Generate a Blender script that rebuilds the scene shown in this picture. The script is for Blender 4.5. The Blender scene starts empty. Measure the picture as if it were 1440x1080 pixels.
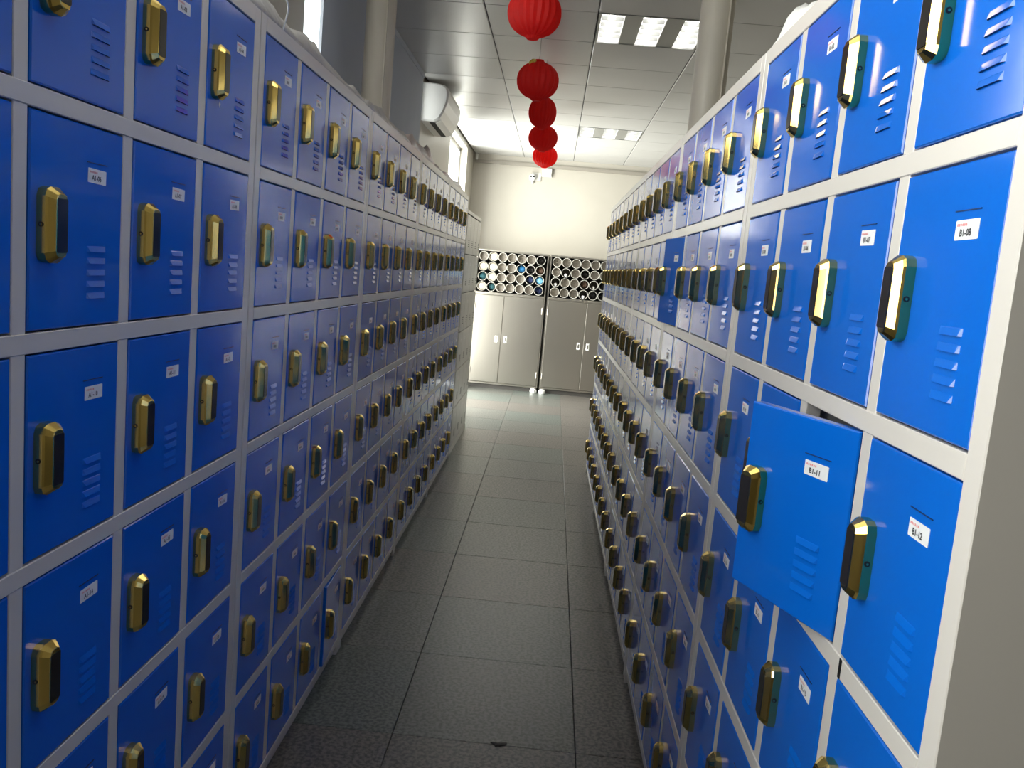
import bpy, math, random
from mathutils import Matrix, Vector
random.seed(7)
S = bpy.context.scene
C = S.collection
PI = math.pi

# ------------------------------------------------------------------ camera
F, YAW, PITCH, ROLL, CZ = 1195.93, -0.03844, -0.13347, 0.08727, 1.36767
cy, sy = math.cos(YAW), math.sin(YAW); cp, sp = math.cos(PITCH), math.sin(PITCH); cr, sr = math.cos(ROLL), math.sin(ROLL)
fwd = Vector((sy*cp, cy*cp, sp)); rgt = Vector((cy, -sy, 0)); upv = rgt.cross(fwd)
r2 = rgt*cr + upv*sr; u2 = upv*cr - rgt*sr
cam_d = bpy.data.cameras.new('camera'); cam_d.sensor_width = 36; cam_d.lens = F/1440*36; cam_d.clip_start = 0.02
cam = bpy.data.objects.new('camera', cam_d); C.objects.link(cam)
M = Matrix((r2, u2, -fwd)).transposed().to_4x4(); M.translation = (0, 0, CZ)
cam.matrix_world = M
S.camera = cam

# ------------------------------------------------------------------ sky, daylight, exposure
SKY = 2.2
w = bpy.data.worlds.new('overcast_sky'); S.world = w; w.use_nodes = True
bg = w.node_tree.nodes['Background']; bg.inputs[0].default_value = (0.93, 0.97, 1.0, 1); bg.inputs[1].default_value = SKY
def daylight(name, x, y0, y1, z0, z1, power, tilt=0.0):
    l = bpy.data.lights.new(name, 'AREA'); l.shape = 'RECTANGLE'; l.size = z1-z0; l.size_y = y1-y0
    l.energy = power; l.color = (1.0, 0.975, 0.93)
    o = bpy.data.objects.new(name, l); C.objects.link(o); o.location = (x, (y0+y1)/2, (z0+z1)/2)
    o.rotation_euler = (0, -PI/2 - tilt, 0)
    return o
daylight('daylight_near_window', -1.32, -0.15, 2.45, 0.95, 2.62, 135)
daylight('daylight_middle_window', -1.32, 3.30, 6.14, 0.95, 2.62, 105)
daylight('daylight_glass_door', -1.40, 7.75, 9.40, 0.0, 2.62, 340)
vs = S.view_settings
S.display_settings.display_device = 'sRGB'
vs.view_transform = 'Standard'; vs.look = 'None'; vs.gamma = 1.0; vs.use_curve_mapping = False
vs.exposure = 0.0

# ------------------------------------------------------------------ materials
MATS = {}
def mat(name, col, rough=0.5, metal=0.0, spec=0.5, coat=0.0, bump=None, noise=None, emit=None, trans=None):
    m = bpy.data.materials.new(name); m.use_nodes = True; nt = m.node_tree; b = nt.nodes['Principled BSDF']
    b.inputs['Base Color'].default_value = (*col, 1); b.inputs['Roughness'].default_value = rough
    b.inputs['Metallic'].default_value = metal; b.inputs['Specular IOR Level'].default_value = spec
    b.inputs['Coat Weight'].default_value = coat; b.inputs['Coat Roughness'].default_value = 0.08
    tc = None
    if bump or noise:
        tc = nt.nodes.new('ShaderNodeTexCoord')
    if noise:            # (scale, second colour, contrast low, high)
        n = nt.nodes.new('ShaderNodeTexNoise'); n.inputs['Scale'].default_value = noise[0]; n.inputs['Detail'].default_value = 5
        nt.links.new(tc.outputs['Object'], n.inputs['Vector'])
        r = nt.nodes.new('ShaderNodeValToRGB'); r.color_ramp.elements[0].position = noise[2]; r.color_ramp.elements[1].position = noise[3]
        r.color_ramp.elements[0].color = (*noise[1], 1); r.color_ramp.elements[1].color = (*col, 1)
        nt.links.new(n.outputs['Fac'], r.inputs['Fac']); nt.links.new(r.outputs['Color'], b.inputs['Base Color'])
    if bump:             # (scale, strength, distance, stretch)
        n = nt.nodes.new('ShaderNodeTexNoise'); n.inputs['Scale'].default_value = bump[0]; n.inputs['Detail'].default_value = 3
        mp = nt.nodes.new('ShaderNodeMapping'); mp.inputs['Scale'].default_value = bump[3] if len(bump) > 3 else (1, 1, 1)
        nt.links.new(tc.outputs['Object'], mp.inputs['Vector']); nt.links.new(mp.outputs['Vector'], n.inputs['Vector'])
        bp = nt.nodes.new('ShaderNodeBump'); bp.inputs['Strength'].default_value = bump[1]; bp.inputs['Distance'].default_value = bump[2]
        nt.links.new(n.outputs['Fac'], bp.inputs['Height']); nt.links.new(bp.outputs['Normal'], b.inputs['Normal'])
    if emit:
        b.inputs['Emission Color'].default_value = (*emit[0], 1); b.inputs['Emission Strength'].default_value = emit[1]
    if trans:            # translucent share
        tr = nt.nodes.new('ShaderNodeBsdfTranslucent'); tr.inputs['Color'].default_value = (*trans[1], 1)
        mx = nt.nodes.new('ShaderNodeMixShader'); mx.inputs['Fac'].default_value = trans[0]
        nt.links.new(b.outputs[0], mx.inputs[1]); nt.links.new(tr.outputs[0], mx.inputs[2])
        nt.links.new(mx.outputs[0], nt.nodes['Material Output'].inputs['Surface'])
    MATS[name] = m
    return m
BLUE = mat('blue_enamel', (0.002, 0.125, 0.60), 0.12, spec=0.5, bump=(9, 0.05, 0.004))
FRAME = mat('warm_grey_enamel', (0.65, 0.61, 0.56), 0.24, bump=(12, 0.03, 0.002))
INNER = mat('inner_grey_enamel', (0.50, 0.49, 0.47), 0.5)
PALE = mat('pale_grey_enamel', (0.58, 0.57, 0.53), 0.28, bump=(40, 0.06, 0.002))
GOLD = mat('polished_gold', (0.80, 0.58, 0.17), 0.13, metal=1.0)
BLACKGLASS = mat('black_lock_panel', (0.018, 0.016, 0.014), 0.12)
DARK = mat('dark_slot', (0.01, 0.01, 0.012), 0.7)
BLUESHADE = mat('blue_slot_shade', (0.003, 0.02, 0.10), 0.5)  # darker door blue, shade painted into slots and louvre mouths
PAPER = mat('label_paper', (0.82, 0.82, 0.82), 0.35)
INK = mat('label_black_ink', (0.03, 0.03, 0.035), 0.6)
REDINK = mat('label_red_ink', (0.78, 0.30, 0.30), 0.6)
WALL = mat('cream_wall_paint', (0.48, 0.45, 0.39), 0.40, bump=(9, 0.10, 0.004), noise=(1.6, (0.44, 0.41, 0.355), 0.35, 0.65))
TILE = mat('speckled_grey_floor_tile', (0.165, 0.168, 0.153), 0.33, spec=0.6, noise=(85, (0.06, 0.062, 0.056), 0.40, 0.58), bump=(30, 0.03, 0.002))
def tile_var(name, col, dark):
    return mat(name, col, 0.33, spec=0.6, noise=(85, dark, 0.40, 0.58), bump=(30, 0.03, 0.002))
TILES = [TILE, tile_var('speckled_warm_floor_tile', (0.178, 0.158, 0.143), (0.060, 0.060, 0.054)), tile_var('speckled_green_floor_tile', (0.150, 0.165, 0.150), (0.050, 0.062, 0.057))]
GROUT = mat('dark_grout', (0.035, 0.035, 0.033), 0.8)
CEIL = mat('perforated_ceiling_tile', (0.56, 0.555, 0.54), 0.30, spec=0.8, bump=(25, 0.05, 0.002), noise=(3.0, (0.53, 0.525, 0.51), 0.3, 0.7))
CEILGAP = mat('ceiling_void', (0.12, 0.12, 0.12), 0.8)
RAIL = mat('ceiling_grid_metal', (0.62, 0.61, 0.59), 0.25, metal=0.6)
STEEL = mat('brushed_stainless', (0.52, 0.49, 0.44), 0.30, metal=1.0, bump=(30, 0.10, 0.002, (1, 1, 14)))
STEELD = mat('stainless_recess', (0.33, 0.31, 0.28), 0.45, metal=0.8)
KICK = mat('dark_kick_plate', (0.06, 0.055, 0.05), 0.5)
PIPE = mat('grey_plastic_pipe', (0.62, 0.60, 0.54), 0.40)
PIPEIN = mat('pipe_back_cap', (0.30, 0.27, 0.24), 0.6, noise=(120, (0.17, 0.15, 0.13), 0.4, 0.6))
PIPESUNLIT = mat('pipe_sunlit_cap', (0.58, 0.53, 0.44), 0.6, noise=(60, (0.46, 0.42, 0.35), 0.4, 0.6))  # sunlight inside some pipes, painted as a paler cap colour
WHITE = mat('white_plastic', (0.80, 0.80, 0.78), 0.30)
COLUMN = mat('cream_painted_column', (0.72, 0.66, 0.56), 0.38, noise=(2.5, (0.65, 0.60, 0.51), 0.35, 0.65))
BLIND = mat('slate_blue_blind_fabric', (0.47, 0.51, 0.58), 0.8, bump=(200, 0.1, 0.001))
FILM = mat('crumpled_grey_film', (0.46, 0.43, 0.41), 0.32, bump=(14, 0.55, 0.02), noise=(9, (0.38, 0.36, 0.34), 0.35, 0.65))
FILMPINK = mat('crumpled_pinkish_film', (0.55, 0.44, 0.41), 0.35, bump=(16, 0.5, 0.02), noise=(7, (0.45, 0.38, 0.36), 0.35, 0.65))
FILMWHITE = mat('crumpled_white_film', (0.78, 0.77, 0.74), 0.35, bump=(18, 0.5, 0.015))
RED = mat('red_paper', (0.70, 0.028, 0.024), 0.65, trans=(0.6, (0.95, 0.06, 0.03)))
GOLDTAG = mat('gold_tassel_paper', (0.62, 0.45, 0.08), 0.4)
STRING = mat('string', (0.35, 0.33, 0.30), 0.8)
TRIMM = mat('taupe_conduit', (0.30, 0.275, 0.235), 0.5)
LAMP = mat('lit_fluorescent_tube', (0.9, 0.9, 0.9), 0.4, emit=((1.0, 0.97, 0.92), 8.5))
REFL = mat('lamp_reflector', (0.75, 0.75, 0.74), 0.25)
TROFFER = mat('troffer_plate', (0.36, 0.37, 0.36), 0.3, metal=0.6)
LENS = mat('lens_glass', (0.01, 0.01, 0.012), 0.05)
ALU = mat('white_window_frame', (0.72, 0.73, 0.74), 0.35)
TAPE = mat('black_tape', (0.008, 0.008, 0.008), 0.5)
CLOTHS = {'blue': mat('bright_blue_cloth', (0.02, 0.20, 0.50), 0.7), 'navy': mat('navy_cloth', (0.015, 0.03, 0.12), 0.7), 'sky': mat('pale_blue_cloth', (0.16, 0.42, 0.66), 0.6),
          'teal': mat('dark_teal_cloth', (0.015, 0.08, 0.10), 0.7), 'black': mat('black_cloth', (0.012, 0.011, 0.014), 0.7), 'brown': mat('brown_cloth', (0.09, 0.05, 0.035), 0.7),
          'white': mat('white_cloth', (0.80, 0.80, 0.84), 0.6)}
g = bpy.data.materials.new('window_glass'); g.use_nodes = True; nt = g.node_tree; nt.nodes.clear()
o_ = nt.nodes.new('ShaderNodeOutputMaterial'); t_ = nt.nodes.new('ShaderNodeBsdfTransparent'); gl = nt.nodes.new('ShaderNodeBsdfGlossy'); gl.inputs['Roughness'].default_value = 0.02
t_.inputs['Color'].default_value = (0.96, 0.98, 0.97, 1)
mx = nt.nodes.new('ShaderNodeMixShader'); mx.inputs['Fac'].default_value = 0.06
nt.links.new(t_.outputs[0], mx.inputs[1]); nt.links.new(gl.outputs[0], mx.inputs[2]); nt.links.new(mx.outputs[0], o_.inputs['Surface'])
GLASS = g

# ------------------------------------------------------------------ mesh helpers
class MB:
    def __init__(s): s.v = []; s.f = []; s.m = []; s.mats = []; s.sm = []
    def mi(s, m):
        if m not in s.mats: s.mats.append(m)
        return s.mats.index(m)
    def add(s, vs_, fs, m, smooth=False):
        b = len(s.v); i = s.mi(m); s.v += [tuple(p) for p in vs_]
        for f in fs: s.f.append(tuple(b+k for k in f)); s.m.append(i); s.sm.append(smooth)
        return s
    def box(s, x0, x1, y0, y1, z0, z1, m):
        return s.add([(x0,y0,z0),(x1,y0,z0),(x1,y1,z0),(x0,y1,z0),(x0,y0,z1),(x1,y0,z1),(x1,y1,z1),(x0,y1,z1)],
              [(0,3,2,1),(4,5,6,7),(0,1,5,4),(1,2,6,5),(2,3,7,6),(3,0,4,7)], m)
    def plate(s, x0, x1, y0, y1, z0, z1, c, m):
        """box whose -y face has chamfered edges (front of sheet metal)"""
        v = [(x0,y1,z0),(x1,y1,z0),(x1,y1,z1),(x0,y1,z1),(x0,y0+c,z0),(x1,y0+c,z0),(x1,y0+c,z1),(x0,y0+c,z1),
             (x0+c,y0,z0+c),(x1-c,y0,z0+c),(x1-c,y0,z1-c),(x0+c,y0,z1-c)]
        return s.add(v, [(0,3,2,1)[::-1],(8,9,10,11),(4,5,9,8),(5,6,10,9),(6,7,11,10),(7,4,8,11),(0,1,5,4),(1,2,6,5),(2,3,7,6),(3,0,4,7)], m)
    def loft(s, rings, m, caps=True, smooth=False, closed=True):
        n = len(rings[0]); vs_ = [p for r in rings for p in r]; fs = []
        for k in range(len(rings)-1):
            for i in range(n if closed else n-1):
                j = (i+1) % n; fs.append((k*n+i, k*n+j, (k+1)*n+j, (k+1)*n+i))
        s.add(vs_, fs, m, smooth)
        if caps:
            s.add(rings[0], [tuple(range(n))[::-1]], m); s.add(rings[-1], [tuple(range(n))], m)
        return s
    def cyl(s, p0, p1, r, n, m, caps=True, r1=None):
        p0 = Vector(p0); p1 = Vector(p1); d = (p1-p0).normalized()
        a = d.orthogonal().normalized(); b = d.cross(a); r1 = r if r1 is None else r1
        ring = lambda p, q: [tuple(p + (a*math.cos(2*PI*i/n) + b*math.sin(2*PI*i/n))*q) for i in range(n)]
        return s.loft([ring(p0, r), ring(p1, r1)], m, caps, True)
    def mesh(s, name):
        me = bpy.data.meshes.new(name); me.from_pydata(s.v, [], s.f)
        for m in s.mats: me.materials.append(m)
        me.polygons.foreach_set('material_index', s.m); me.polygons.foreach_set('use_smooth', s.sm)
        me.validate(); me.update()
        import bmesh
        bm = bmesh.new(); bm.from_mesh(me); bmesh.ops.recalc_face_normals(bm, faces=bm.faces); bm.to_mesh(me); bm.free()
        return me
def link(name, me, parent=None, loc=(0,0,0), rz=0.0):
    o = bpy.data.objects.new(name, me); C.objects.link(o); o.location = loc; o.rotation_euler = (0, 0, rz)
    if parent: o.parent = parent
    return o
def tag(o, label, cat, group=None):
    o['label'] = label; o['category'] = cat
    if group: o['group'] = group
    return o
def struct(o): o['kind'] = 'structure'; return o
def empty(name, loc, rz=0.0): return link(name, None, None, loc, rz)
def one(name, mb, parent=None, loc=(0,0,0), rz=0.0): return link(name, mb.mesh(name), parent, loc, rz)

# ------------------------------------------------------------------ room shell
XW, XE, YN, YF, H = -1.05, 3.4, -2.2, 10.0, 2.65
fl = struct(one('floor', MB().box(XW-0.3, XE+0.1, YN-0.1, YF+0.1, -0.12, -0.006, GROUT)))
TP = 0.535; fx0, fy0 = -0.348, 2.31-0.0; g = 0.0011
tile_me = [MB().plate(-TP/2+g, TP/2-g, -0.003, 0.003, -TP/2+g, TP/2-g, 0.0012, t).mesh('tile') for t in TILES]
for me in tile_me: me.transform(Matrix.Rotation(-PI/2, 4, 'X')); me.update()
edge = {}
def clip_tile(x0, x1, y0, y1, parent, z, thick, c, m, name):
    key = (round(x1-x0, 4), round(y1-y0, 4), m.name)
    if key not in edge:
        me = MB().plate(-(x1-x0)/2, (x1-x0)/2, 0, thick, -(y1-y0)/2, (y1-y0)/2, c, m).mesh(name)
        edge[key] = me
    return edge[key]
k0 = math.floor((XW-fx0)/TP); k1 = math.ceil((XE-fx0)/TP); j0 = math.floor((YN-fy0)/TP); j1 = math.ceil((YF-fy0)/TP)
for k in range(k0, k1):
    for j in range(j0, j1):
        x0, x1 = max(fx0+k*TP, XW), min(fx0+(k+1)*TP, XE); y0, y1 = max(fy0+j*TP, YN), min(fy0+(j+1)*TP, YF)
        if x1-x0 < 0.02 or y1-y0 < 0.02: continue
        m = TILES[(k*7+j*5+(k*j) % 3) % 3]
        me = clip_tile(x0+g, x1-g, y0+g, y1-g, fl, 0, 0.006, 0.0012, m, 'tile')
        o = link('tile', me, fl, ((x0+x1)/2, (y0+y1)/2, 0)); o.rotation_euler = (-PI/2, 0, 0)
# ceiling: slab, metal tiles, long grid rails
ce = struct(one('ceiling', MB().box(XW-0.3, XE+0.1, YN-0.1, YF+0.1, H+0.16, H+0.26, CEILGAP)))
PX, PY = 0.565, 0.545; cx0, cy0 = 0.096, 4.395
LIGHTS = [(0, 0), (0, 6), (0, -6)]
k0 = math.floor((XW-cx0)/PX); k1 = math.ceil((XE-cx0)/PX); j0 = math.floor((YN-cy0)/PY); j1 = math.ceil((YF-cy0)/PY)
edge.clear()
for k in range(k0, k1):
    for j in range(j0, j1):
        if (k, j) in LIGHTS: continue
        x0, x1 = max(cx0+k*PX, XW), min(cx0+(k+1)*PX, XE); y0, y1 = max(cy0+j*PY, YN), min(cy0+(j+1)*PY, YF)
        if x1-x0 < 0.03 or y1-y0 < 0.03: continue
        me = clip_tile(x0+0.003, x1-0.003, y0+0.0015, y1-0.0015, ce, H, 0.012, 0.003, CEIL, 'ceiling_tile')
        o = link('ceiling_tile', me, ce, ((x0+x1)/2, (y0+y1)/2, H)); o.rotation_euler = (PI/2, 0, 0)
for k in range(k0+1, k1):
    x = cx0+k*PX
    one('grid_rail', MB().box(x-0.0022, x+0.0022, YN, YF, H+0.004, H+0.03, CEILGAP), ce)
# walls
def wall_boxes(mb, lo, hi, openings, z0, z1, fn, m):
    """openings = [(a0,a1,c0,c1)] along the wall; fn(a0,a1,c0,c1) adds a box"""
    a = lo
    for (p, q, c0, c1) in sorted(openings):
        fn(a, p, z0, z1)
        if c0 > z0: fn(p, q, z0, c0)
        if c1 < z1: fn(p, q, c1, z1)
        a = q
    fn(a, hi, z0, z1)
WIN = [(-0.1, 2.4, 0.98, 2.60), (3.38, 6.10, 0.98, 2.60), (7.88, 9.32, 0.0, 2.60)]
mb = MB(); wall_boxes(mb, YN, YF, WIN, 0.0, H+0.16, lambda a, b, c, d: mb.box(XW-0.18, XW, a, b, c, d, WALL), WALL)
struct(one('wall_left', mb))
struct(one('wall_far', MB().box(XW-0.18, XE, YF, YF+0.15, 0, H+0.16, WALL)))
struct(one('wall_right', MB().box(XE, XE+0.12, YN, YF, 0, H+0.16, WALL)))
struct(one('wall_near', MB().box(XW-0.18, XE, YN-0.12, YN, 0, H+0.16, WALL)))
def window(name, y0, y1, z0, z1, bars):
    mb = MB(); t = 0.04; xa, xb = XW-0.13, XW-0.08
    mb.box(xa, xb, y0, y0+t, z0, z1, ALU); mb.box(xa, xb, y1-t, y1, z0, z1, ALU); mb.box(xa, xb, y0, y1, z0, z0+t, ALU); mb.box(xa, xb, y0, y1, z1-t, z1, ALU)
    o = struct(one(name, mb))
    n = bars+1; step = (y1-y0)/n
    for i in range(1, n): one('mullion', MB().box(xa, xb, y0+i*step-0.02, y0+i*step+0.02, z0+t, z1-t, ALU), o)
    for i in range(n):
        ya = y0 + i*step + (t if i == 0 else 0.02); yb = y0 + (i+1)*step - (t if i == n-1 else 0.02)
        one('pane', MB().box(xa+0.022, xa+0.028, ya, yb, z0+t, z1-t, GLASS), o)
    return o
window('window_1', *WIN[0], 2); window('window_2', *WIN[1], 2)
dr = window('door_1', *WIN[2], 1)
one('door_handle', MB().cyl((XW-0.06, 8.52, 0.9), (XW-0.06, 8.52, 1.2), 0.012, 10, RAIL), dr)
tr = struct(one('trim_1', MB().box(-1.03, 2.2, YF-0.028, YF, 2.548, 2.584, TRIMM)))

# ------------------------------------------------------------------ locker units
XL, XR, Y0L, Y0R, U, E_, P_, B_, ZT, DR, PIT = -0.6311, 0.38905, 0.71877, 0.73461, 1.03709, 0.03096, 0.02811, 0.02547, 1.80411, -0.00755, 0.295
W = (U-2*E_-3*P_)/4; HH = PIT-B_; DEP = 0.375; TOP = 1.835; GAP = 0.0025
colx = [E_+i*(W+P_) for i in range(4)]
rowz = [ZT-i*PIT for i in range(6)]          # top of each opening
DW, DH = W-2*GAP, HH-2*GAP
# shared meshes (door-local: x from -DW to 0 (hinge at x = 0), front face at y = 0, z from 0 up)
def door_mesh(m): return MB().plate(-DW, 0, 0, 0.016, 0, DH, 0.0018, m).mesh('door')
def rrect(wd, ht, r, y, n=3):
    pts = []
    for (cx, cz, a0) in ((wd/2-r, ht/2-r, 0), (-wd/2+r, ht/2-r, PI/2), (-wd/2+r, -ht/2+r, PI), (wd/2-r, -ht/2+r, 1.5*PI)):
        for i in range(n): a = a0 + PI/2*i/(n-1); pts.append((cx+r*math.cos(a), y, cz+r*math.sin(a)))
    return pts
def lock_mesh():
    mb = MB(); w_, h_ = 0.040, 0.093
    mb.loft([rrect(w_, h_, 0.012, -0.0001), rrect(w_, h_, 0.012, -0.011), rrect(w_-0.0035, h_-0.004, 0.011, -0.0135), rrect(w_-0.016, h_-0.015, 0.008, -0.0205), rrect(w_-0.018, h_-0.017, 0.0075, -0.021)], GOLD)
    mb.loft([rrect(0.0215, 0.066, 0.002, -0.0205), rrect(0.0215, 0.066, 0.002, -0.0219)], BLACKGLASS)
    for s in (-1, 1):
        mb.cyl((s*0.0195, -0.0062, 0), (s*0.0206, -0.0062, 0), 0.0034, 8, BLACKGLASS)
        mb.cyl((s*0.0203, -0.0062, 0), (s*0.0210, -0.0062, 0), 0.0016, 6, GOLD)
    return mb.mesh('lock')
def louvre_mb(mb, z):
    w_ = 0.023; h_ = 0.0080; d = 0.0030
    v = [(-w_, 0, z+h_/2), (w_, 0, z+h_/2), (-w_, 0, z-h_/2), (w_, 0, z-h_/2), (-w_+0.004, -d, z-h_/2), (w_-0.004, -d, z-h_/2), (-w_+0.004, -0.0006, z+h_/2-0.001), (w_-0.004, -0.0006, z+h_/2-0.001)]
    mb.add(v, [(0, 1, 7, 6), (6, 7, 5, 4), (0, 6, 4, 2), (1, 3, 5, 7)], MATSDOOR[0]); mb.add([v[2], v[3], v[5], v[4]], [(0, 1, 2, 3)], BLUESHADE)  # bottom face coloured dark as the shade in the louvre mouth
MATSDOOR = [BLUE]
def text_geo(s, size):
    cu = bpy.data.curves.new('lettering', 'FONT'); cu.body = s; cu.size = size; cu.align_x = 'CENTER'; cu.align_y = 'CENTER'; cu.resolution_u = 2; cu.offset = size*0.028
    ob = bpy.data.objects.new('lettering', cu); me = bpy.data.meshes.new_from_object(ob)
    v = [(p.co.x, p.co.y) for p in me.vertices]; f = [tuple(p.vertices) for p in me.polygons]
    bpy.data.objects.remove(ob); bpy.data.curves.remove(cu); bpy.data.meshes.remove(me)
    return v, f
def label_mesh(text=None):
    mb = MB(); lw, lh = 0.0455, 0.0190
    mb.loft([rrect(lw, lh, 0.0012, 0), rrect(lw, lh, 0.0012, -0.0005)], PAPER)
    y = -0.0008
    if text:
        v, f = text_geo(text, 0.0095)
        mb.add([(x-0.002, y, z-0.0030) for x, z in v], f, INK)
    else:                                          # too small to read: print strokes
        for i in range(4): mb.add([(-0.011+i*0.0048+dx, y, -0.0055+dz) for dx, dz in ((0, 0), (0.003, 0), (0.003, 0.006), (0, 0.006))], [(0, 1, 2, 3)], INK)
    for i in range(6):
        mb.add([(-0.0195+i*0.0034+dx, y, 0.0035+dz) for dx, dz in ((0, 0), (0.0022, 0), (0.0022, 0.0026), (0, 0.0026))], [(0, 1, 2, 3)], REDINK)
    return mb.mesh('label')
def slot_shade_mesh():
    mb = MB()                                       # shade of the card holder's punched slot, painted as a dark blue bar
    mb.box(-0.026, 0.024, -0.0010, 0.0002, 0.0170, 0.0181, BLUESHADE)
    return mb.mesh('card_slot_shade')
DOOR_ME = door_mesh(BLUE); LOCK_ME = lock_mesh(); HOLD_ME = slot_shade_mesh(); BLANK_ME = label_mesh()
lm = MB(); louvre_mb(lm, 0.0); LOUV_ME = lm.mesh('louvre')
lm = MB()
for i in range(5): louvre_mb(lm, -i*0.0158)
LOUV5_ME = lm.mesh('louvres')
RAIL_ME = []
def slab(name, x0, x1, y0, y1, z0, z1, m, c=0.0012): return MB().plate(x0, x1, y0, y1, z0, z1, c, m).mesh(name)
zb = rowz[5]-HH
UW = U-0.003
PARTS = []      # (name, mesh)
for i in range(7):
    z1 = TOP if i == 0 else rowz[i-1]-HH; z0 = rowz[i] if i < 6 else 0.0
    if i == 6: z0 = 0.035
    PARTS.append(('rail', slab('rail', E_*0.98, UW-E_*0.98, -0.0005, 0.02, z0, z1, FRAME)))
for x0, x1 in ((0.0015, E_), (UW-E_, UW)): PARTS.append(('post', slab('post', x0, x1, 0.0, 0.025, 0.0, TOP, FRAME)))
for i in range(3): PARTS.append(('mullion', slab('mullion', colx[i]+W, colx[i+1], 0.0012, 0.022, zb, ZT, FRAME)))
PARTS.append(('kick_plate', slab('kick_plate', E_, UW-E_, 0.012, 0.02, 0.0, 0.036, FRAME)))
PARTS.append(('top_panel', MB().box(0.0015, UW, 0.02, DEP, TOP-0.012, TOP, FRAME).mesh('top_panel')))
PARTS.append(('side_panel', MB().box(0.0015, 0.012, 0.025, DEP, 0, TOP-0.012, FRAME).mesh('side_panel')))
PARTS.append(('side_panel', MB().box(UW-0.011, UW, 0.025, DEP, 0, TOP-0.012, FRAME).mesh('side_panel')))
PARTS.append(('back_panel', MB().box(0.012, UW-0.011, DEP-0.008, DEP, 0.03, TOP-0.012, INNER).mesh('back_panel')))
PARTS.append(('bottom_panel', MB().box(0.012, UW-0.011, 0.022, DEP-0.008, 0.03, 0.045, INNER).mesh('bottom_panel')))
for i in range(1, 6): PARTS.append(('shelf', MB().box(0.012, UW-0.011, 0.02, DEP-0.008, rowz[i]+0.006, rowz[i]+0.018, INNER).mesh('shelf')))
for i in range(3): PARTS.append(('divider', MB().box(colx[i]+W+0.008, colx[i]+W+0.018, 0.022, DEP-0.008, 0.045, TOP-0.012, INNER).mesh('divider')))
LK = (0.0165+0.020, 0.1365); LB = (0.1535, 0.0665); LV = (0.154, 0.1635)    # lock, label, first louvre: from the opening's left edge, from its top
AJAR = {}
def locker(loc, rz, label, prefix, detailed, ajar):
    t = empty('locker_unit', loc, rz); tag(t, label, 'locker', 'blue locker units along the aisle')
    for n, me in PARTS: link(n, me, t)
    for r in range(6):
        for c in range(4):
            xr = colx[c]+W-GAP; z0 = rowz[r]-HH+GAP
            d = link('door', DOOR_ME, t, (xr, 0.0, z0), math.radians(ajar.get((r+1, c+1), 0.0)))
            ox = lambda x: x-(W-GAP); oz = lambda z: HH-GAP-z
            link('lock', LOCK_ME, d, (ox(LK[0]), 0, oz(LK[1])))
            me = label_mesh('%s-%02d' % (prefix, r*4+c+1)) if prefix else BLANK_ME
            jx = random.uniform(-0.002, 0.002); jz = random.uniform(-0.002, 0.002)
            lb = link('label', me, d, (ox(LB[0])+jx, 0, oz(LB[1])+jz)); lb.rotation_euler = (0, random.uniform(-0.03, 0.03), 0)
            if detailed:
                link('card_slot_shade', HOLD_ME, d, (ox(LB[0]), 0, oz(LB[1])))
                for i in range(5): link('louvre', LOUV_ME, d, (ox(LV[0]), 0, oz(LV[1]+i*0.0158)))
            else:
                link('louvres', LOUV5_ME, d, (ox(LV[0]), 0, oz(LV[1])))
    return t
ordn = ['first', 'second', 'third', 'fourth', 'last']
lab_l = ['blue-door locker unit whose white stickers start with A1', 'blue-door locker unit under the slate blue blind, next to the A1 unit', 'blue-door locker unit, third in the row that starts with the A1 unit', 'blue-door locker unit, fourth in the row that starts with the A1 unit', 'blue-door locker unit beside the pale grey lock-free unit']
lab_r = ['blue-door locker unit with the B1-11 door swung open', 'blue-door locker unit with one door slightly ajar, next to the B1 unit', 'blue-door locker unit, third in the row that starts with the B1 unit', 'blue-door locker unit, fourth in the row that starts with the B1 unit', 'blue-door locker unit at the end of the B1 row, near the stainless cabinets']
L_AJ = {1: {(6, 4): 2.2}}
R_AJ = {0: {(3, 3): 21.5}, 1: {(2, 1): 6.5}}
units_l = []; units_r = []
for u in range(5):
    units_l.append(locker((XL, Y0L+u*U, 0), PI/2, lab_l[u], 'A1' if u == 0 else None, u < 2, L_AJ.get(u, {})))
    yf = Y0R+(u+1)*U
    units_r.append(locker((XR+DR*yf, yf, 0), -PI/2-DR, lab_r[u], 'B1' if u == 0 else None, u < 2, R_AJ.get(u, {})))
# black tape on the rail under B1-12
one('tape_strip', MB().box(colx[3]+0.006, colx[3]+0.013, -0.0012, 0.0, rowz[3]+0.001, rowz[3]+B_-0.001, TAPE), units_r[0])['label'] = 'black tape strip on the rail'
# chip of bare metal on one A1 door
chip = MB().loft([[(0.003*math.cos(a), y, 0.006*math.sin(a)) for a in (0, PI/2, PI, 1.5*PI)] for y in (0.0, -0.0005)], PAPER)
o = one('paint_chip', chip, [d for d in units_l[0].children if d.name.startswith('door')][3], (-DW*0.74, 0, DH*0.30)); o['label'] = 'small white chip in the blue paint'
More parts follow.
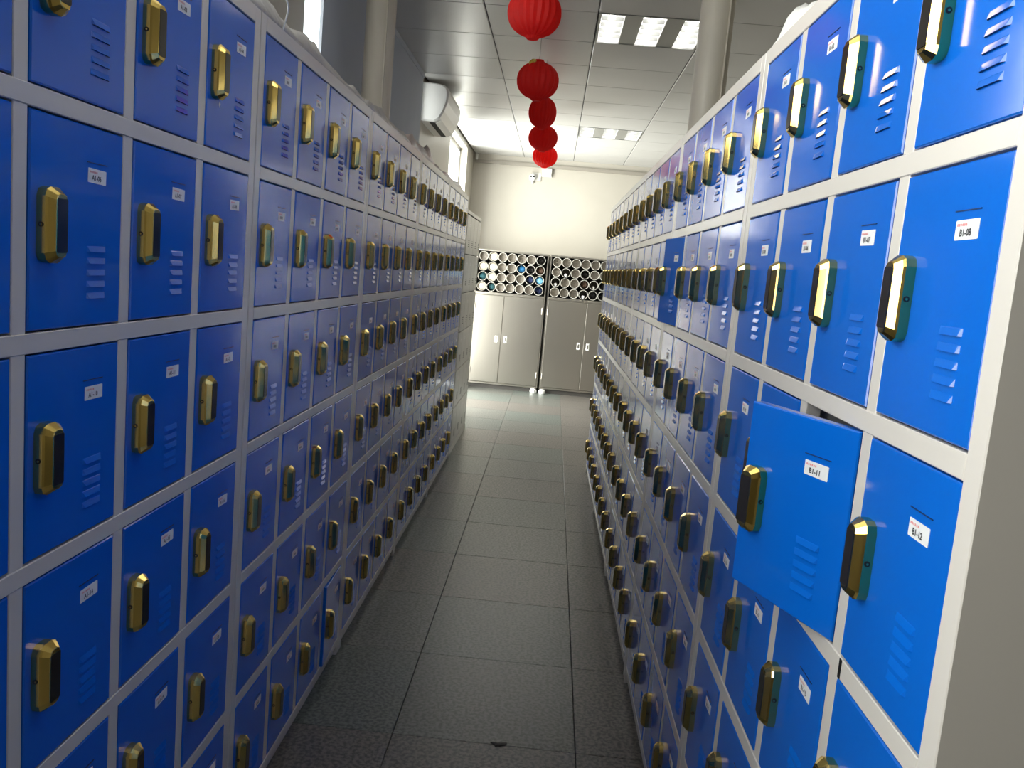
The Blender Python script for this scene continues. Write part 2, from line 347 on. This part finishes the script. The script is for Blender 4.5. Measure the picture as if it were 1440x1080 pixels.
# pale grey unit without locks
def pale_unit():
    t = empty('locker_unit', (-0.640, 6.0, 0), PI/2); tag(t, 'pale grey locker unit without gold locks, beyond the blue ones', 'locker')
    w_, h_ = 1.10, 1.755
    one('body', MB().box(0, w_, 0.016, DEP, 0, h_, PALE).box(0.01, w_-0.01, 0.0135, 0.016, 0.04, h_-0.02, DARK), t)  # near-black sheet behind the doors paints shade into their gaps
    one('kick_plate', MB().plate(0, w_, 0, 0.014, 0, 0.05, 0.001, PALE), t)
    one('top_rail', MB().plate(0, w_, 0, 0.014, h_-0.025, h_, 0.001, PALE), t)
    dw, dh = (w_-0.05)/4, (h_-0.085)/6
    dm = MB().plate(0.0045, dw-0.0045, 0, 0.013, 0.003, dh-0.003, 0.002, PALE).mesh('door')
    sl = MB()
    for i in range(4): sl.box(dw*0.55, dw*0.8, -0.0012, 0.001, dh*0.2+i*0.014, dh*0.2+i*0.014+0.004, DARK)
    sm = sl.mesh('louvres')
    for c in range(4):
        for r in range(6):
            d = link('door', dm, t, (0.025+c*dw, 0, 0.055+r*dh)); link('louvres', sm, d)
            link('label', BLANK_ME, d, (dw*0.7, 0, dh*0.75))
pale_unit()

# ------------------------------------------------------------------ stainless cabinets with pipe racks
def cabinet(x0, x1, cols, split, label, pale, full):  # pale: pipes whose caps are coloured like sunlit interiors
    t = empty('stainless_cabinet', ((x0+x1)/2, 9.62, 0)); tag(t, label, 'cabinet', 'stainless cabinets against the far wall')
    ox = (x0+x1)/2; a, b = x0-ox, x1-ox
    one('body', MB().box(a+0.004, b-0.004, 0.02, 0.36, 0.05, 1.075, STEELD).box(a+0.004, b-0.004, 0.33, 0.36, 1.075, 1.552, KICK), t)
    one('side_panel', MB().box(a, a+0.012, 0.0, 0.36, 0.05, 1.552, STEEL), t); one('side_panel', MB().box(b-0.012, b, 0.0, 0.36, 0.05, 1.552, STEEL), t)
    one('top_panel', MB().plate(a, b, -0.004, 0.36, 1.549, 1.568, 0.003, STEEL), t)
    one('mid_rail', MB().plate(a+0.012, b-0.012, -0.002, 0.34, 1.064, 1.094, 0.003, STEEL), t)
    one('kick_plate', MB().box(a+0.03, b-0.03, 0.03, 0.045, 0.0, 0.05, KICK), t)
    one('bottom_rail', MB().plate(a+0.012, b-0.012, 0.0, 0.02, 0.05, 0.07, 0.002, STEEL), t)
    for (p, q) in ((a+0.014, split-ox-0.002), (split-ox+0.002, b-0.014)):
        d = one('door', MB().plate(p, q, -0.004, 0.018, 0.074, 1.060, 0.003, STEEL), t)
        hx = (split-ox) + (-0.052 if q < split-ox else 0.052)
        hd = one('handle', MB().plate(hx-0.017, hx+0.017, -0.010, -0.004, 0.535, 0.610, 0.003, WHITE), d)
        one('pull_recess', MB().box(hx-0.009, hx+0.009, -0.0108, -0.009, 0.550, 0.596, STEEL), d)
        for hz in (0.93, 0.20):
            px = p+0.006 if p < 0 and abs(p-(a+0.014)) < 1e-6 else q-0.006
            one('hinge', MB().cyl((px, -0.010, hz-0.035), (px, -0.010, hz+0.035), 0.007, 8, STEEL), d)
    n = 20; pipes = MB()
    def ring(r, y): return [(r*math.cos(2*PI*i/n), y, r*math.sin(2*PI*i/n)) for i in range(n)]
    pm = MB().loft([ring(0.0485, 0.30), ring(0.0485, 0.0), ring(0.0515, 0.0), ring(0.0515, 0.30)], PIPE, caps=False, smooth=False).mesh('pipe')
    pm2 = {2: MB().loft([ring(0.0485, 0.075), ring(0.0485, 0.085)], PIPEIN).mesh('end_cap'), False: MB().loft([ring(0.0485, 0.27), ring(0.0485, 0.28)], PIPEIN).mesh('end_cap'), True: MB().loft([ring(0.0475, 0.05), ring(0.044, 0.035), ring(0.030, 0.022), ring(0.012, 0.018)], PIPESUNLIT, smooth=True).mesh('end_cap')}
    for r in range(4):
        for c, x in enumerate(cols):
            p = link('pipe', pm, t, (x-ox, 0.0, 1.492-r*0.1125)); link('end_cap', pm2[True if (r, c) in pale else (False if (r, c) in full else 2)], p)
    return t
lc = [-0.810+i*0.1072 for i in range(7)]; rc = [0.016+i*0.1078 for i in range(7)]
cabinet(-0.885, -0.083, lc, -0.542, 'stainless cabinet with blue bundles in its pipe rack', {(0, 1), (1, 0), (1, 1), (2, 1), (3, 0)}, {(1, 4), (2, 6), (2, 5), (1, 5), (3, 1), (2, 0), (3, 6), (0, 6), (1, 6)})
cabinet(-0.060, 0.745, rc, 0.392, 'stainless cabinet beside the B1 row, with white bundles in its pipe rack', set(), {(1, 1), (2, 0), (3, 3), (2, 4), (2, 3), (1, 3), (2, 5), (3, 4), (3, 5)})
# bundles pushed into the pipes
def bundle(col, row, cols, kind, label, depth=0.05, hang=False):
    x = cols[col]; z = 1.492-row*0.1125; mb = MB(); n = 12; rings = []
    R_ = 0.040 if not hang else 0.018
    for (k, rr) in ((0, 0.25), (0.10, 0.75), (0.3, 0.98), (0.6, 1.0), (0.9, 0.9), (1.0, 0.5)):
        rings.append([(rr*R_*(1+0.14*math.sin(i*2.3+k*7+col))*math.cos(2*PI*i/n), depth+k*0.13, rr*R_*(1+0.14*math.sin(i*1.7+row+k*5))*math.sin(2*PI*i/n)) for i in range(n)])
    zz = z if not hang else z-0.026
    mb.loft(rings, CLOTHS[kind], smooth=True)
    if hang: mb.loft([[(0.004*math.cos(a)+0.004*math.sin(k*2), (0.0 if k == 0 else -0.009), -k*0.021+0.003*math.sin(a)) for a in (0, 2.1, 4.2)] for k in range(4)], CLOTHS[kind], smooth=True)
    tag(one('cloth_bundle', mb, None, (x, 9.62, zz)), label, 'bundle', 'bundles in the pipe rack')
bundle(4, 1, lc, 'blue', 'bright blue bundle alone in the second pipe row')
bundle(6, 2, lc, 'sky', 'pale blue bundle in the third pipe row', 0.02)
bundle(5, 2, lc, 'navy', 'navy bundle beside the pale blue one'); bundle(5, 1, lc, 'black', 'black bundle above the navy one', 0.08)
bundle(1, 3, lc, 'teal', 'dark teal bundle in the bottom pipe row'); bundle(0, 2, lc, 'teal', 'dark teal bundle in the third pipe row', 0.03)
bundle(6, 3, lc, 'navy', 'navy bundle below the pale blue one', 0.07); bundle(6, 0, lc, 'black', 'black bundle in the top pipe row', 0.08)
bundle(6, 1, lc, 'brown', 'brown bundle above the pale blue one', 0.05)
bundle(1, 1, rc, 'white', 'white strapped bundle hanging out of the second pipe row', 0.0, True); bundle(0, 2, rc, 'white', 'small white bundle in the third row by the cabinet joint', 0.03, True)
bundle(3, 3, rc, 'white', 'white strapped bundle hanging out of the bottom pipe row', 0.0, True); bundle(4, 2, rc, 'white', 'small white bundle beside the brown one', 0.04, True)
bundle(3, 2, rc, 'brown', 'brown bundle in the third pipe row', 0.05)
for (c, r, tx) in ((3, 1, 'black bundle alone in the second pipe row of the cabinet by the B1 row'), (5, 2, 'black bundle two pipes beside the brown one'), (4, 3, 'black bundle right beside the strapped white one in the bottom row'), (5, 3, 'black bundle below another black one in the bottom row')): bundle(c, r, rc, 'black', tx, 0.07)
for k, x in enumerate((-0.123, -0.022)):
    mb = MB(); mb.loft([[(0.040*s*math.cos(2*PI*i/14), 0.045*s*math.sin(2*PI*i/14), z) for i in range(14)] for s, z in ((0.85, 0.0), (1.0, 0.015), (0.95, 0.034), (0.7, 0.046), (0.25, 0.050))], WHITE, smooth=True)
    mb.cyl((0.010-0.02*k, -0.041, 0.028), (0.010-0.02*k, -0.030, 0.030), 0.008, 8, KICK)
    tag(one('white_foot_pad', mb, None, (x, 9.585, 0)), 'small white pad on the floor under the cabinet with %s bundles' % ('blue', 'white')[k], 'pad', 'pads at the cabinet joint')

# ------------------------------------------------------------------ things on the far wall
t = empty('wall_camera', (-0.335, YF, 2.43)); tag(t, 'small white twin-lens camera on the far wall', 'camera')
one('back_plate', MB().box(-0.03, 0.075, -0.012, 0, -0.035, 0.055, PALE), t)
mb = MB(); mb.loft([[(-0.02+r*math.cos(2*PI*i/16), y, 0.0+r*1.1*math.sin(2*PI*i/16)) for i in range(16)] for r, y in ((0.036, -0.012), (0.040, -0.03), (0.036, -0.055), (0.024, -0.066))], WHITE, smooth=True)
hd = one('camera_head', mb, t)
for dx in (-0.036, -0.004): one('lens', MB().cyl((dx, -0.060, 0.006), (dx, -0.070, 0.006), 0.0105, 10, LENS), hd)
one('bracket', MB().cyl((-0.02, -0.03, -0.036), (-0.012, -0.012, -0.065), 0.012, 8, WHITE), t)
t = one('junction_box', MB().plate(-0.057, 0.057, -0.045, 0, -0.048, 0.048, 0.006, WHITE), None, (-0.196, YF, 2.496)); tag(t, 'square white junction box under the conduit on the far wall', 'box')
mb = MB().cyl((0, 0, 0), (0, 0, 0.062), 0.016, 12, WHITE); mb.cyl((0, 0, 0.062), (0, 0, 0.070), 0.016, 12, WHITE, True, 0.008)
tag(one('white_sensor', mb, None, (-1.012, YF-0.02, 2.578)), 'small white sensor standing on the conduit in the wall corner', 'sensor')

# ------------------------------------------------------------------ round columns rising from the locker tops
def column(x, y, r, label):
    t = empty('round_column', (x, y, TOP)); tag(t, label, 'column', 'round columns over the lockers')
    one('shaft', MB().cyl((0, 0, 0.0), (0, 0, H-TOP-0.002), r, 28, COLUMN), t)
    one('collar', MB().cyl((0, 0, 0.0), (0, 0, 0.06), r*1.06, 28, COLUMN), t)
    one('seam', MB().box(r*0.55, r*0.63, -r*0.93, -r*0.78, 0.06, H-TOP-0.003, COLUMN), t)
column(-0.868, 3.90, 0.066, 'round cream column in front of the slate blue blind')
column(0.617, 4.03, 0.075, 'round cream column over the B1 locker row')

# ------------------------------------------------------------------ blind over the middle window
t = empty('window_blind', (XW+0.0225, 4.78, 0.9)); tag(t, 'slate blue fabric blind covering the middle window', 'blind')
mb = MB(); n = 60; y0, y1 = 3.535-4.78, 6.035-4.78
prof = [(0.0012*math.sin(i*0.5)+0.0005*math.sin(i*1.3), y0+(y1-y0)*i/n) for i in range(n+1)]
ringf = [(x+0.006, y) for x, y in prof] + [(x-0.006, y) for x, y in prof[::-1]]
mb.loft([[(x, y, z) for x, y in ringf] for z in (0.0, H-0.9-0.035)], BLIND)
one('fabric', mb, t); one('head_rail', MB().box(-0.018, 0.012, y0, y1, H-0.9-0.035, H-0.9-0.002, BLIND), t)

# ------------------------------------------------------------------ air conditioner
t = empty('air_conditioner', (XW, 6.17, 2.355)); tag(t, 'white split air conditioner high on the left wall', 'air conditioner')
pr = [(0.0, 0.0), (0.105, 0.0), (0.135, 0.02), (0.165, 0.075), (0.186, 0.14), (0.190, 0.20), (0.180, 0.235), (0.155, 0.252), (0.10, 0.262), (0.0, 0.265)]
mb = MB(); mb.loft([[(x*s+0.001, y, 0.1325+(z-0.1325)*s) for x, z in pr] for y, s in ((0.0, 0.93), (0.012, 1.0), (0.73, 1.0), (0.742, 0.93))], WHITE)
one('housing', mb, t)
one('air_flap', MB().add([(0.108, 0.05, -0.004), (0.140, 0.05, 0.022), (0.140, 0.69, 0.022), (0.108, 0.69, -0.004), (0.106, 0.05, -0.008), (0.143, 0.05, 0.019), (0.143, 0.69, 0.019), (0.106, 0.69, -0.008)],
    [(0, 1, 2, 3), (7, 6, 5, 4), (0, 4, 5, 1), (1, 5, 6, 2), (2, 6, 7, 3), (3, 7, 4, 0)], WHITE), t)
one('outlet_slot', MB().box(0.06, 0.104, 0.05, 0.69, -0.003, 0.004, DARK), t)

# ------------------------------------------------------------------ red paper lanterns
def lantern(y, z, r, label, sx=1.0, sz=0.86, tagang=None, rot=0.0):
    t = empty('paper_lantern', (-0.166, y, z-r*sz), rot); tag(t, label, 'lantern', 'red paper lanterns over the aisle')
    mb = MB(); n = 44; rings = []; m = 16
    for k in range(m+1):
        a = -PI/2 + PI*k/m
        rr = max(math.cos(a), 0.0)**0.85*r; zz = r*sz*math.sin(a)
        if k in (0, m): rr = 0.20*r; zz *= 1.10
        if k in (1, m-1): rr = 0.30*r; zz *= 1.0
        rings.append([((rr*(1.0+(0.035 if i % 2 else -0.03)))*sx*math.cos(2*PI*i/n), rr*(1.0+(0.035 if i % 2 else -0.03))*math.sin(2*PI*i/n), r*sz+zz*(1+0.006*(i % 2))) for i in range(n)])
    mb.loft(rings, RED, smooth=False); one('paper_globe', mb, t)
    top = r*sz*2.09
    one('hanging_string', MB().cyl((0, 0, top), (0, 0, H-(z-r*sz)-0.002), 0.0012, 6, STRING), t)
    one('top_ring', MB().cyl((0, 0, top-0.006), (0, 0, top+0.004), r*0.22, 14, RED), t)
    if tagang is not None:
        ca, sa = math.cos(tagang), math.sin(tagang); q = MB()
        for i in range(5): q.cyl((ca*r*0.45+0.008*math.sin(i*1.9), sa*r*0.45, r*sz*2.02-0.010*(i % 2)), (ca*r*0.62+0.012*math.sin(i*2.7), sa*r*0.62, r*sz*1.92-0.008*i*0.5), 0.006, 6, GOLDTAG)
        one('gold_tag', q, t)
lantern(3.35, 2.325, 0.099, 'red paper lantern hanging before the four others', tagang=None)
lantern(4.22, 2.268, 0.098, 'red paper lantern with gold tag over a narrow dark one', tagang=-2.2, rot=0.05)
lantern(5.40, 2.335, 0.088, 'narrow dark red lantern with gold tag, half unfolded', sx=0.95, sz=1.05, tagang=-2.4)
lantern(6.00, 2.275, 0.098, 'red paper lantern between the narrow one and the one by the junction box', rot=0.1)
lantern(7.05, 2.292, 0.098, 'red paper lantern hanging nearest the junction box on the far wall', tagang=None)

# ------------------------------------------------------------------ ceiling troffers
for (k, j) in LIGHTS:
    x0 = cx0+k*PX+0.005; y0 = cy0+j*PY+0.002; w_, l_ = PX-0.010, PY-0.004
    t = empty('ceiling_light', (x0, y0, H)); tag(t, {0: 'square ceiling light with three tubes, partly behind a round column', 6: 'square ceiling light with three tubes near the far wall', -6: 'square ceiling light with three tubes over the A1 and B1 locker units'}[j], 'light', 'ceiling lights')
    mb = MB(); f_ = 0.012
    mb.box(0, w_, 0, f_, -0.003, 0.01, TROFFER); mb.box(0, w_, l_-f_, l_, -0.003, 0.01, TROFFER); mb.box(0, f_, f_, l_-f_, -0.003, 0.01, TROFFER); mb.box(w_-f_, w_, f_, l_-f_, -0.003, 0.01, TROFFER)
    one('frame', mb, t); one('housing', MB().box(0, w_, 0, l_, 0.095, 0.10, TROFFER).box(0, 0.003, 0, l_, 0.01, 0.095, TROFFER).box(w_-0.003, w_, 0, l_, 0.01, 0.095, TROFFER), t)
    sw = 0.118; gaps = (w_-2*f_-3*sw)/2
    for i in range(3):
        a = f_+i*(sw+gaps)
        mb = MB(); c = a+sw/2                       # trough reflector
        pts = [(a, 0.002), (a+0.012, 0.035), (a+0.035, 0.060), (a+sw-0.035, 0.060), (a+sw-0.012, 0.035), (a+sw, 0.002)]
        mb.loft([[(x, yy, z) for x, z in pts] for yy in (f_, l_-f_)], REFL, caps=False, closed=False)
        mb.box(a, a+sw, f_, f_+0.002, 0.002, 0.06, REFL); mb.box(a, a+sw, l_-f_-0.002, l_-f_, 0.002, 0.06, REFL)
        one('reflector', mb, t)
        one('tube', MB().cyl((c, f_+0.004, 0.036), (c, l_-f_-0.004, 0.036), 0.0125, 12, LAMP), t)
        for q in range(1, 5): one('louvre_blade', MB().box(a+0.004, a+sw-0.004, f_+q*(l_-2*f_)/5-0.002, f_+q*(l_-2*f_)/5+0.002, 0.0, 0.022, TROFFER), t)
    for i in range(2):
        a = f_+sw+i*(sw+gaps); one('blank_panel', MB().box(a, a+gaps, f_, l_-f_, 0.0, 0.004, TROFFER), t)

# ------------------------------------------------------------------ crumpled film and bags on the locker tops
def film(name, x0, x1, y0, y1, hgt, m, label, cat, seed, drape=0.0, group=None):
    rnd = random.Random(seed); nx, ny = 9, max(10, int((y1-y0)/0.028)); ph = [rnd.uniform(0, 6.3) for _ in range(8)]
    def hf(i, j):
        u = i/nx; v = j/ny; e = min(1.0, min(v, 1-v)*ny/3.0, min(u, 1-u)*nx/1.5+0.15)
        n_ = 0.62+0.12*math.sin(v*(y1-y0)*7+ph[0]+u*2)+0.09*math.sin(v*(y1-y0)*23+ph[1]-u*5)+0.12*math.sin(u*11+ph[2]+v*(y1-y0)*13)+rnd.uniform(-0.09, 0.09)
        return max(0.004, hgt*n_*e)
    mb = MB(); vs_ = []; X0 = (x0+x1)/2; Y0 = (y0+y1)/2
    for j in range(ny+1):
        for i in range(nx+1):
            vs_.append((x0+(x1-x0)*i/nx-X0, y0+(y1-y0)*j/ny-Y0, 0.002+hf(i, j)))
    nb = len(vs_)
    vs_ += [(x, y, 0.0005) for x, y, z in vs_]
    a_ = lambda i, j: j*(nx+1)+i
    fs = []
    for j in range(ny):
        for i in range(nx):
            q = (a_(i, j), a_(i+1, j), a_(i+1, j+1), a_(i, j+1)); fs.append(q); fs.append(tuple(nb+k for k in q[::-1]))
    for i in range(nx): fs.append((a_(i, 0), nb+a_(i, 0), nb+a_(i+1, 0), a_(i+1, 0))); fs.append((a_(i, ny), a_(i+1, ny), nb+a_(i+1, ny), nb+a_(i, ny)))
    for j in range(ny): fs.append((a_(0, j), a_(0, j+1), nb+a_(0, j+1), nb+a_(0, j))); fs.append((a_(nx, j), nb+a_(nx, j), nb+a_(nx, j+1), a_(nx, j+1)))
    mb.add(vs_, fs, m, True)
    return tag(one(name, mb, None, (X0, Y0, TOP)), label, cat, group)
film('plastic_film', -0.84, -0.634, 1.30, 2.72, 0.075, FILM, 'long grey crumpled film on top of the A1 locker row', 'film', 1)
film('plastic_film', -0.80, -0.634, 2.75, 3.55, 0.065, FILM, 'grey crumpled film beside the round cream column', 'film', 2)
film('plastic_bag', -0.80, -0.640, 3.58, 4.30, 0.10, FILMPINK, 'pinkish crumpled bag at the foot of the round column', 'bag', 3)
film('plastic_film', -0.80, -0.640, 4.34, 5.10, 0.055, FILMPINK, 'pinkish film on the fourth unit of the A1 row', 'film', 4)
film('plastic_bag', -0.78, -0.645, 5.14, 5.80, 0.060, FILMWHITE, 'pale crumpled bag on the last blue unit of the A1 row', 'bag', 5)
film('plastic_bag', 0.382, 0.50, 1.615, 1.76, 0.095, FILMWHITE, 'small white crumpled bag on top of the B1 locker unit', 'bag', 6)
# loose white cable over the film
pts = [Vector((-0.625, 1.80+0.01*i, TOP+0.060-0.0016*i*i*0.6)) + Vector((0.010*math.sin(i*0.5), 0.03*math.sin(i*0.35), 0)) for i in range(9)]
mb = MB()
for p, q in zip(pts, pts[1:]): mb.cyl(p, q, 0.0022, 6, WHITE)
tag(one('loose_cable', mb), 'thin white cable looped over the film on the A1 unit', 'cable')

mb = MB(); n = 9
mb.loft([[((0.022+0.008*math.sin(i*2.1))*q*math.cos(2*PI*i/n), (0.013+0.005*math.sin(i*1.3+1))*q*math.sin(2*PI*i/n), z) for i in range(n)] for q, z in ((1.0, 0.0), (0.9, 0.003), (0.4, 0.005))], KICK)
tag(one('dark_scrap', mb, None, (-0.035, 2.313, 0.0)), 'small dark scrap lying on a joint of the tile floor', 'scrap')
